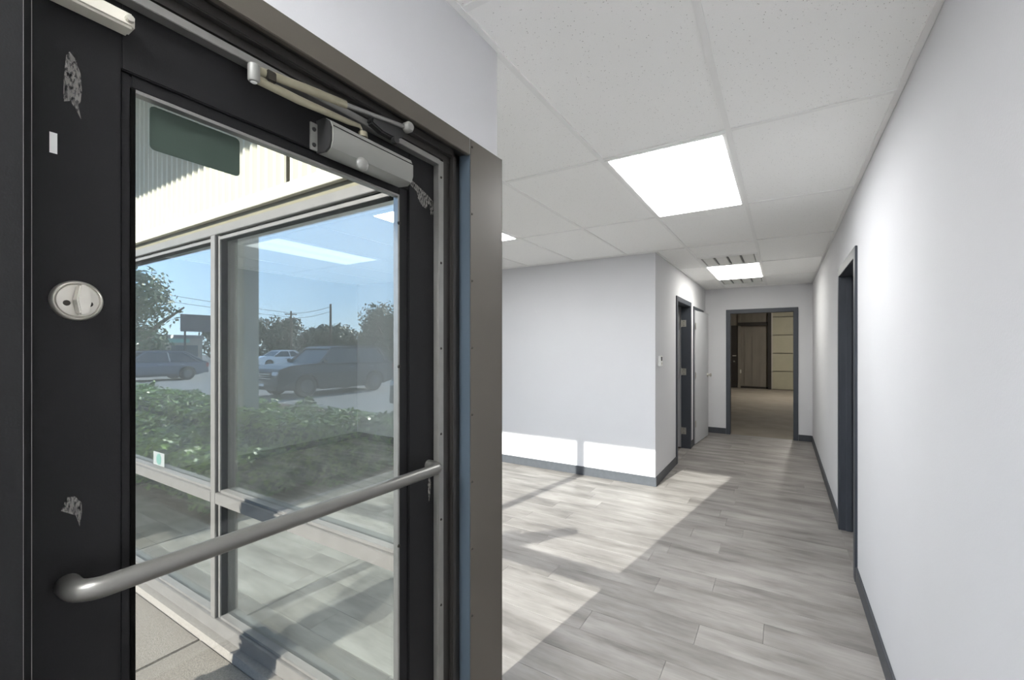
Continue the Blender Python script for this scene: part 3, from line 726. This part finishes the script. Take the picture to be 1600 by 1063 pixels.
# ------------------------------------------------------------------ plants
def leaves(mb, n, pick, size, rg):
    for _ in range(n):
        p, nrm = pick(rg)
        a = Vector((rg.gauss(0, 1), rg.gauss(0, 1), rg.gauss(0, 1)))
        nn = (nrm * 1.2 + a * .6).normalized(); u = nn.cross(Vector((rg.gauss(0, 1), rg.gauss(0, 1), rg.gauss(0, 1)))).normalized(); v = nn.cross(u)
        s = size * rg.uniform(.6, 1.3)
        mb.add([p - u * s, p + v * s * .45, p + u * s, p - v * s * .45], [(0, 1, 2, 3)])
def fast(mb, name, m_, parent):
    me = bpy.data.meshes.new(name); og = wloc(parent)
    me.from_pydata([(a - og.x, b - og.y, c - og.z) for a, b, c in mb.v], [], mb.f); me.materials.append(m_)
    o = bpy.data.objects.new(name, me); C.objects.link(o); o.parent = parent; o['kind'] = 'stuff'
    return o
def hedge(x0, x1, y0, y1, z1, n, label, seed):
    rg = random.Random(seed); z0 = -.12
    t = thing('hedge', label, 'hedge', ((x0 + x1) / 2, (y0 + y1) / 2, z0), 'clipped hedges by the walk')
    bm = MB(); q = .09
    bm.box(x0 + q, x1 - q, y0 + q, y1 - q, z0, z1 - q).build('twigs', core_m, t, bevel=.08)
    def bumpy(x, y_): return .05 * math.sin(3.1 * x + seed) + .045 * math.sin(4.3 * y_ + 1.3 * x) + .03 * math.sin(9 * x - 5 * y_)
    ax, ay, at_ = (y1 - y0) * (z1 - z0), (x1 - x0) * (z1 - z0), (x1 - x0) * (y1 - y0)
    tot = 2 * ax + 2 * ay + at_
    def pick(rg):
        k = rg.random() * tot; u, v = rg.random(), rg.random(); j = rg.uniform(-.10, .04)
        if k < at_: p = Vector((x0 + u * (x1 - x0), y0 + v * (y1 - y0), z1 + j * .8)); nrm = Vector((0, 0, 1))
        elif k < at_ + ay: p = Vector((x0 + u * (x1 - x0), y1 + j, z0 + v * (z1 - z0))); nrm = Vector((0, 1, 0.2))
        elif k < at_ + 2 * ay: p = Vector((x0 + u * (x1 - x0), y0 - j, z0 + v * (z1 - z0))); nrm = Vector((0, -1, 0.2))
        elif k < at_ + 2 * ay + ax: p = Vector((x1 + j, y0 + u * (y1 - y0), z0 + v * (z1 - z0))); nrm = Vector((1, 0, 0.2))
        else: p = Vector((x0 - j, y0 + u * (y1 - y0), z0 + v * (z1 - z0))); nrm = Vector((-1, 0, 0.2))
        p.z += bumpy(p.x, p.y) * (p.z - z0) / (z1 - z0)
        if abs(nrm.y) > .5: p.y += bumpy(p.x, p.z * 2) * 1.2
        return p, nrm
    mb = MB(); leaves(mb, n, pick, .042, rg); fast(mb, 'foliage', hedge_leaf, t)
hedge(-13.5, -8.42, -1.75, -.68, .60, 11000, 'long clipped hedge reflected in the left window bay beyond the walk', 1)
hedge(-13.5, -4.55, -.48, .42, .40, 15000, 'low hedge row closest to the shop window', 2)
hedge(-6.48, -4.3, -1.9, -.68, .58, 7000, 'clipped hedge beside the entry walk reflected in the right bay', 3)
hedge(-8.25, -7.32, -1.9, -.68, .58, 3000, 'short clipped hedge left of the eave column', 4)

def tree(x, y_, z0, h, cr, trunk_h, n, lm, label, seed, size=.16, group='trees beyond the parking lot'):
    rg = random.Random(seed)
    t = thing('tree', label, 'tree', (x, y_, z0), group)
    mb = MB().tube([(x, y_, z0), (x + .1, y_, z0 + trunk_h * .6), (x, y_ + .1, z0 + trunk_h), (x + .05, y_, z0 + h * .75)], [cr * .09, cr * .07, cr * .06, cr * .02], 8)
    mb.build('trunk', bark, t, smooth=True)
    for k in range(4):
        a_ = k * 1.7 + seed
        MB().tube([(x, y_, z0 + trunk_h * (.8 + .1 * k)), (x + math.cos(a_) * cr * .4, y_ + math.sin(a_) * cr * .4, z0 + trunk_h + (h - trunk_h) * .4), (x + math.cos(a_) * cr * .7, y_ + math.sin(a_) * cr * .7, z0 + trunk_h + (h - trunk_h) * .65)], [cr * .045, cr * .03, cr * .012], 6).build('branch', bark, t, smooth=True)
    blobs = []
    for k in range(16):
        a_ = rg.uniform(0, 6.28); rr = rg.uniform(0, .72) * cr; zz = z0 + trunk_h + (h - trunk_h) * rg.uniform(.1, .85)
        fall = 1 - abs((zz - z0 - trunk_h) / (h - trunk_h) - .4) * .9
        blobs.append((Vector((x + math.cos(a_) * rr * fall, y_ + math.sin(a_) * rr * fall, zz)), cr * rg.uniform(.25, .46)))
    def pick(rg):
        c, r_ = rg.choice(blobs)
        nrm = Vector((rg.gauss(0, 1), rg.gauss(0, 1), rg.gauss(0, 1))).normalized()
        return c + nrm * r_ * rg.uniform(.55, 1.0) * Vector((1, 1, .8)).length / 1.62, nrm
    mb = MB(); leaves(mb, n, pick, size, rg); fast(mb, 'foliage', lm, t)
tree(-33.4, -7.6, -.2, 5.9, 4.4, 1.4, 6500, tree_leaf, 'leafy tree reflected at the left edge of the window', 11, .17)
tree(-29.4, -24.9, -.2, 5.5, 4.7, .8, 6500, tree_leaf2, 'dense rounded tree reflected at the right edge of the window', 12, .17)
TL = [(-65.0, -27.6, 5.0, 3.9), (-63.0, -30.8, 5.3, 3.9), (-61.0, -34.0, 5.7, 3.9), (-59.0, -37.2, 5.3, 3.9), (-57.0, -40.4, 4.7, 3.9), (-54.8, -43.6, 4.1, 3.8), (-52.4, -46.6, 3.5, 3.6)]
TN = ['leftmost bush of the far tree line beside the column', 'second bush of the far tree line left of the power pole', 'tallest bush of the far tree line beside the power pole', 'fourth bush of the far tree line right of the power pole', 'fifth bush of the far tree line', 'sixth and lower bush of the far tree line', 'lowest bush at the right of the far tree line']
for i, (x, y_, h, cr) in enumerate(TL):
    tree(x, y_, -.2, h, cr, .3, 3200, tree_leaf2, TN[i], 20 + i, .3, 'far tree line')
# upright shrub added in place of an unseen object, shaped for its cast shadow
sx_, sy_ = -2.33, -.18
t = thing('shadow_shrub', 'narrow upright shrub standing in for an unseen shadow caster', 'shadow_shrub', (sx_, sy_, -.045))
MB().tube([(sx_, sy_, -.05), (sx_ + .01, sy_, .5), (sx_, sy_, 1.35)], [.05, .04, .02], 8).build('stem', bark, t, smooth=True)
MB().tube([(sx_, sy_, .0), (sx_, sy_, .15), (sx_ - .01, sy_, .8), (sx_, sy_, 1.32), (sx_ + .03, sy_, 1.44)], [.10, .14, .135, .13, .06], 12).build('twigs', core_m, t, smooth=True)
rg = random.Random(5)
def pick(rg):
    if rg.random() < .15:
        k = rg.random(); p = Vector((sx_ + .05 + .30 * k, sy_, 1.38 + .22 * k)); rr = .09 - .03 * k
    else:
        z = rg.uniform(0, 1.46); p = Vector((sx_, sy_, z)); rr = .165 if z < 1.3 else .165 * (1.52 - z) / .22
    a_ = rg.uniform(0, 6.28); nrm = Vector((math.cos(a_), math.sin(a_), .3))
    return p + Vector((math.cos(a_), math.sin(a_), 0)) * rr * rg.uniform(.6, 1), nrm
mb = MB(); leaves(mb, 4200, pick, .034, rg); fast(mb, 'foliage', hedge_leaf, t)

# ------------------------------------------------------------------ vehicles (parked nose toward the building)
car_glass = mat('dark car glass', (28, 32, 36), 0.08, var=.02, spec=.8)
tyre = mat('tyre rubber', (30, 30, 31), 0.8); rim_m = mat('alloy wheel', (96, 98, 102), 0.3, metal=.8)
lampg = mat('clear lamp lens', (214, 218, 222), 0.15); tail = mat('red tail lamp', (150, 24, 20), 0.25); chrome = mat('chrome trim', (205, 208, 212), 0.15, metal=.9); blk = mat('black trim plastic', (32, 33, 34), 0.6)
def vehicle(name, label, loc, paint, L, W, H, hood, ws, roof0, roof1, rear, belt, wb, wr, heading=0.0):
    """side profile along +y (nose at +y/2). hood: height of bonnet; ws: y of windscreen base; roof0/roof1: roof span; rear: y of tailgate glass base"""
    t = thing(name, label, 'car', loc, 'cars in the parking lot')
    t.rotation_euler = (0, 0, heading)
    def P(mb, n_, m_, par=None, **k): return sub(mb, n_, m_, par or t, **k)
    fl, rl = L / 2, -L / 2; gz = .22; fy, ry = wb / 2 + .05, -wb / 2 + .05
    lower = [(rl + .02, gz + .18), (rl, .55), (rl + .03, belt - .06), (rear, belt), (ws, belt + .01), (ws + .1, hood + .03), (fl - .45, hood - .03), (fl - .10, hood - .14), (fl, hood - .30), (fl + .01, .45), (fl - .06, gz + .08)]
    def arch(c):
        return [(c + (wr + .06) * math.cos(a_), wr + (wr + .06) * math.sin(a_)) for a_ in [math.radians(k) for k in (-15, 20, 50, 80, 110, 140, 170, 195)]]
    lower += [(p, max(q, gz)) for p, q in arch(fy)] + [(p, max(q, gz)) for p, q in arch(ry)]
    v = []; n_ = len(lower)
    for s_ in (-1, 1):
        for p, q in lower:
            tw = W / 2 - (.05 if q > belt - .05 else 0) - (.10 if p > fl - .12 else 0) - (.07 if p < rl + .1 else 0)
            v.append((s_ * tw, p, q))
    f = [tuple(range(n_)), tuple(reversed(range(n_, 2 * n_)))] + [(i, i + n_, (i + 1) % n_ + n_, (i + 1) % n_) for i in range(n_)]
    body = P(MB().add(v, f), 'body', paint, bevel=.02)
    def house(grow, mt, nm, pts):
        v = []; n2 = len(pts)
        for s_ in (-1, 1):
            for p, q in pts:
                k = (q - belt) / (H - belt); v.append((s_ * (W / 2 - .06 - .20 * k + grow), p, q))
        f = [tuple(range(n2)), tuple(reversed(range(n2, 2 * n2)))] + [(i, i + n2, (i + 1) % n2 + n2, (i + 1) % n2) for i in range(n2)]
        return P(MB().add(v, f), nm, mt, bevel=.015)
    house(0, car_glass, 'greenhouse', [(rear + .02, belt - .02), (ws - .03, belt - .02), (roof0, H - .05), (roof1, H - .05)])
    house(.012, paint, 'roof', [(roof1 - .08, H - .09), (roof0 + .10, H - .09), (roof0 - .05, H - .01), ((roof0 + roof1) / 2, H + .01), (roof1 + .05, H - .01)])
    for s_ in (-1, 1):
        def xk(q): return s_ * (W / 2 - .06 - .20 * (q - belt) / (H - belt) + .006)
        for p0, p1 in (((ws - .02, belt), (roof0 + .02, H - .06)), (((ws + rear) / 2 - .05, belt), ((roof0 + roof1) / 2 - .02, H - .06)), ((rear + .25, belt), (roof1 + .18, H - .06)), ((rear + .03, belt), (roof1 + .02, H - .06))):
            P(MB().tube([(xk(p0[1]), p0[0], p0[1]), (xk(p1[1]), p1[0], p1[1])], .035, 8), 'pillar', paint)
        P(MB().tube([(s_ * (W / 2 - .03), ws - .12, belt + .06), (s_ * (W / 2 + .12), ws - .14, belt + .09)], [.03, .08], 10), 'mirror', blk, smooth=True)
        P(MB().box(s_ * (W / 2 - .42), s_ * (W / 2 - .10), fl - .16, fl + .012, hood - .36, hood - .22), 'headlight', lampg, bevel=.03)
        P(MB().box(s_ * (W / 2 - .30), s_ * (W / 2 - .04), rl - .01, rl + .12, belt - .32, belt - .10), 'tail_light', tail, bevel=.02)
        P(MB().box(s_ * (W / 2 - .01), s_ * (W / 2 + .012), ry + wr + .12, fy - wr - .12, gz + .02, gz + .14), 'side_skirt', blk, bevel=.01)
        for dy in ((ws + rear) / 2 + .35, (ws + rear) / 2 - .6): P(MB().box(s_ * (W / 2), s_ * (W / 2 + .03), dy - .1, dy + .1, belt - .18, belt - .14), 'door_handle', chrome, bevel=.005)
        for yy in (fy, ry):
            wv = P(MB().lathe([(-.11, wr * .62), (-.11, wr * .92), (-.08, wr), (.08, wr), (.11, wr * .92), (.11, wr * .62)], 26, (s_ * (W / 2 - .12), yy, wr), 'x'), 'wheel', tyre, smooth=True)
            P(MB().lathe([(0, wr * .60), (.02, wr * .56), (.008, wr * .2), (.02, wr * .12)] if s_ > 0 else [(0, wr * .60), (-.02, wr * .56), (-.008, wr * .2), (-.02, wr * .12)], 20, (s_ * (W / 2 - .005), yy, wr), 'x'), 'hub', rim_m, wv, smooth=True)
            for k in range(5):
                a_ = k * 1.2566; P(MB().box(s_ * (W / 2 + .005), s_ * (W / 2 + .02), yy - .03, yy + .03, wr + .05, wr + wr * .56), 'spoke', rim_m, wv)
                sp = wv.children[-1]
                for vv in sp.data.vertices:
                    dy, dz = vv.co.y - yy, vv.co.z - wr
                    vv.co.y = yy + dy * math.cos(a_) - dz * math.sin(a_); vv.co.z = wr + dy * math.sin(a_) + dz * math.cos(a_)
    P(MB().box(-W / 2 + .45, W / 2 - .45, fl - .08, fl + .02, hood - .48, hood - .24), 'grille', blk, bevel=.02)
    for k in range(3): P(MB().box(-W / 2 + .47, W / 2 - .47, fl + .012, fl + .03, hood - .45 + .07 * k, hood - .43 + .07 * k), 'grille_bar', chrome)
    P(MB().box(-W / 2 + .12, W / 2 - .12, fl - .06, fl + .05, .30, .46), 'front_bumper', blk, bevel=.03)
    P(MB().box(-W / 2 + .12, W / 2 - .12, rl - .04, rl + .06, .34, .52), 'rear_bumper', blk, bevel=.03)
    P(MB().box(-.16, .16, fl + .03, fl + .056, .42, .50), 'number_plate', white_p)
    for s_ in (-.55, .55): P(MB().tube([(s_, roof0 - .15, H + .03), (s_, roof1 + .15, H + .03)], .018, 8), 'roof_rail', blk)
    return t
p1 = mat('charcoal car paint', (54, 57, 62), 0.28, metal=.3, var=.02); p2 = mat('slate blue car paint', (74, 84, 98), 0.28, metal=.3, var=.02); p3 = mat('white car paint', (220, 222, 224), 0.25, var=.01); p4 = mat('black car paint', (36, 37, 40), 0.25, var=.02)
vehicle('suv', 'large charcoal sport utility car with its nose toward the window', (-14.66, -8.05, -.2), p1, 4.95, 1.95, 1.74, 1.12, 1.02, .38, -1.85, -2.25, 1.14, 2.9, .38)
vehicle('car', 'slate blue hatchback behind the left window bay reflection', (-27.4, -6.85, -.2), p2, 4.6, 1.84, 1.52, .98, 1.10, .42, -1.30, -2.05, .98, 2.7, .34)
vehicle('suv', 'black sport utility car at the right edge of the reflection', (-7.55, -7.75, -.2), p4, 4.8, 1.92, 1.66, 1.08, 1.02, .38, -1.8, -2.2, 1.08, 2.8, .37)
vehicle('car', 'white sedan parked far behind the charcoal car', (-36.6, -19.0, -.2), p3, 4.6, 1.8, 1.45, .95, 1.05, .35, -1.0, -1.75, .93, 2.7, .33)

# ------------------------------------------------------------------ far side of the lot
bl = thing('building', 'low tan commercial building across the parking lot', 'building', (-61, -9, -.2))
tanw = mat('tan stucco', (150, 142, 130), 0.9, var=.06); dkg = mat('dark shop glass', (60, 68, 74), 0.2); teal = mat('teal sign panel', (120, 178, 164), 0.5)
box('wall', (-68, -60, -23, 6, -.2, 2.55), tanw, bl); box('parapet', (-68.1, -59.8, -23.1, 6.1, 2.55, 2.95), mat('grey parapet', (120, 118, 114), .8), bl); box('sign_panel', (-60, -59.85, -21.6, -17.9, 2.05, 2.5), teal, bl)
for k in range(7):
    wv = box('window', (-60, -59.93, -22.5 + k * 4.0, -19.8 + k * 4.0, .4, 1.75), dkg, bl)
bb = thing('billboard', 'dark square billboard above the low building', 'billboard', (-54.2, -20.0, -.2))
for yy in (-21.6, -18.9): MB().tube([(-54.2, yy, -.2), (-54.2, yy, 3.4)], .1, 8).build('post', ware_dk, bb)
MB().box(-54.3, -54.1, -22.2, -18.5, 3.2, 5.05).build('panel', mat('dark sign back', (70, 74, 80), .7), bb, bevel=.02)
def pole(x, y_, h, label, arms):
    t = thing('utility_pole', label, 'utility pole', (x, y_, -.2), 'utility poles')
    MB().tube([(x, y_, -.2), (x, y_, h)], [.15, .1], 10).build('pole_shaft', bark, t, smooth=True)
    for z in arms: MB().box(x - .9, x + .9, y_ - .9, y_ + .9, z, z + .1).build('cross_arm', bark, t) if False else MB().tube([(x - .3, y_ + .6, z), (x + .3, y_ - .6, z)], .07, 6).build('cross_arm', bark, t)
    return t
pole(-51.2, -28.9, 5.95, 'wooden utility pole with two cross arms above the tree line', (5.55, 5.0)); pole(-40.6, -26.8, 6.1, 'plain utility pole right of the cross armed pole', ()); pole(-57.0, -3.6, 9.4, 'utility pole reflected at the far left', (8.9,))
wire_m = mat('power cable', (40, 42, 44), .6)
def wire(a, b, sag, label):
    a, b = Vector(a), Vector(b)
    tag(MB().tube([a.lerp(b, k / 12) - Vector((0, 0, sag * 4 * (k / 12) * (1 - k / 12))) for k in range(13)], .022, 5, sx=1).build('power_line', wire_m), label, 'power line', 'power lines')
wire((-57, -3.6, 9.0), (-51.2, -28.9, 5.7), .3, 'upper power line left of the cross armed pole'); wire((-57, -3.6, 8.4), (-51.2, -28.9, 5.2), .4, 'lower power line left of the cross armed pole')
wire((-51.2, -28.9, 5.7), (-40.6, -26.8, 5.8), .2, 'upper power line between the two poles'); wire((-51.2, -28.9, 5.1), (-40.6, -26.8, 5.3), .2, 'lower power line between the two poles')

# ------------------------------------------------------------------ warehouse beyond the corridor
m = MB(); m.box(-4.3, 4.6, YB + .12, YW + .05, -.12, -.004)
struct(m.build('floor_warehouse', ware_fl), 'dim bare concrete warehouse floor', 'floor')
m = MB(); m.box(-4.4, -4.3, YB + .1, YW, 0, TOP).box(4.5, 4.6, YB + .1, YW, 0, TOP).box(XR + .2, 4.6, YB + .02, YB + .12, 0, TOP).box(-4.3, XH - .12, YB + .1, YB + .12, 0, TOP)
struct(m.build('wall_warehouse_sides', ware_m), 'dark side walls of the warehouse', 'wall')
ww = thing('wall_warehouse', 'ribbed metal back wall of the warehouse', 'wall', (-.9, YW, 0), kind='structure')
box('liner', (-4.4, 4.6, YW, YW + .1, -.1, TOP), ware_m, ww)
for x in (-1.18, -.93, -.68, -1.9, -2.3): box('rib', (x - .02, x + .02, YW - .03, YW, .05, TOP), ware_m, ww, bevel=.008)
wf = thing('trim_4', 'dark steel framing on the warehouse back wall', 'framing', (-.9, YW, 0), kind='structure')
box('girt', (-1.40, -.44, YW - .10, YW, 2.30, 2.42), ware_dk, wf); box('base_channel', (-1.38, -.44, YW - .05, YW, 0, .07), ware_dk, wf)
box('column', (-.44, -.335, YW - .16, YW, 0, TOP), ware_dk, wf); box('door_post', (-1.40, -1.31, YW - .08, YW, 0, TOP), ware_m, wf)
dd = thing('door_6', 'dark steel exit door at the back of the warehouse', 'door', (-1.9, YW, 0), kind='structure')
box('door_leaf', (-2.35, -1.42, YW - .05, YW - .001, .01, 2.32), ware_dk, dd, bevel=.004); box('handle', (-1.58, -1.46, YW - .10, YW - .05, 1.17, 1.21), steel, dd); MB().lathe([(0, .03), (-.02, .028)], 14, (-1.53, YW - .05, .98), 'y').build('lock', steel, dd)
od = thing('overhead_door', 'cream sectional overhead door at the back of the warehouse', 'overhead door', (1.2, YW - .1, 0))
for k in range(5): box('door_panel', (-.325, 3.0, YW - .10, YW - .05, .01 + k * .647, .636 + k * .647), cream_d, od, bevel=.006)
box('door_track', (-.33, -.29, YW - .16, YW - .11, 0, TOP - .1), steel, od)
tag(MB().box(-1.335, -1.285, YW - .12, YW - .08, .55, .68).build('outlet_box', ivory, bevel=.005), 'pale outlet box on the post beside the warehouse exit door', 'outlet')
m = MB().box(-4.4, 4.6, YB + .1, YW + .1, TOP - .02, TOP); struct(m.build('ceiling_warehouse', ware_m), 'dark warehouse roof underside', 'ceiling')
t = thing('warehouse_fill', 'unseen round lamp added to light the warehouse', 'lamp', (0.6, 15.2, 3.2))  # unseen lamp, added only to brighten the warehouse
MB().lathe([(0, .05), (.05, .08), (.12, .20)][::-1], 20, (0.6, 15.2, 3.20), 'z').build('shade', ware_dk, t, smooth=True)
MB().lathe([(0, .17), (.01, .17)], 20, (0.6, 15.2, 3.19), 'z').build('lens', emit_mat('warehouse fill glow', (1, .95, .88), 230.0), t)
MB().tube([(0.6, 15.2, 3.30), (0.6, 15.2, TOP - .02)], .012, 8).build('hanger', ware_dk, t)
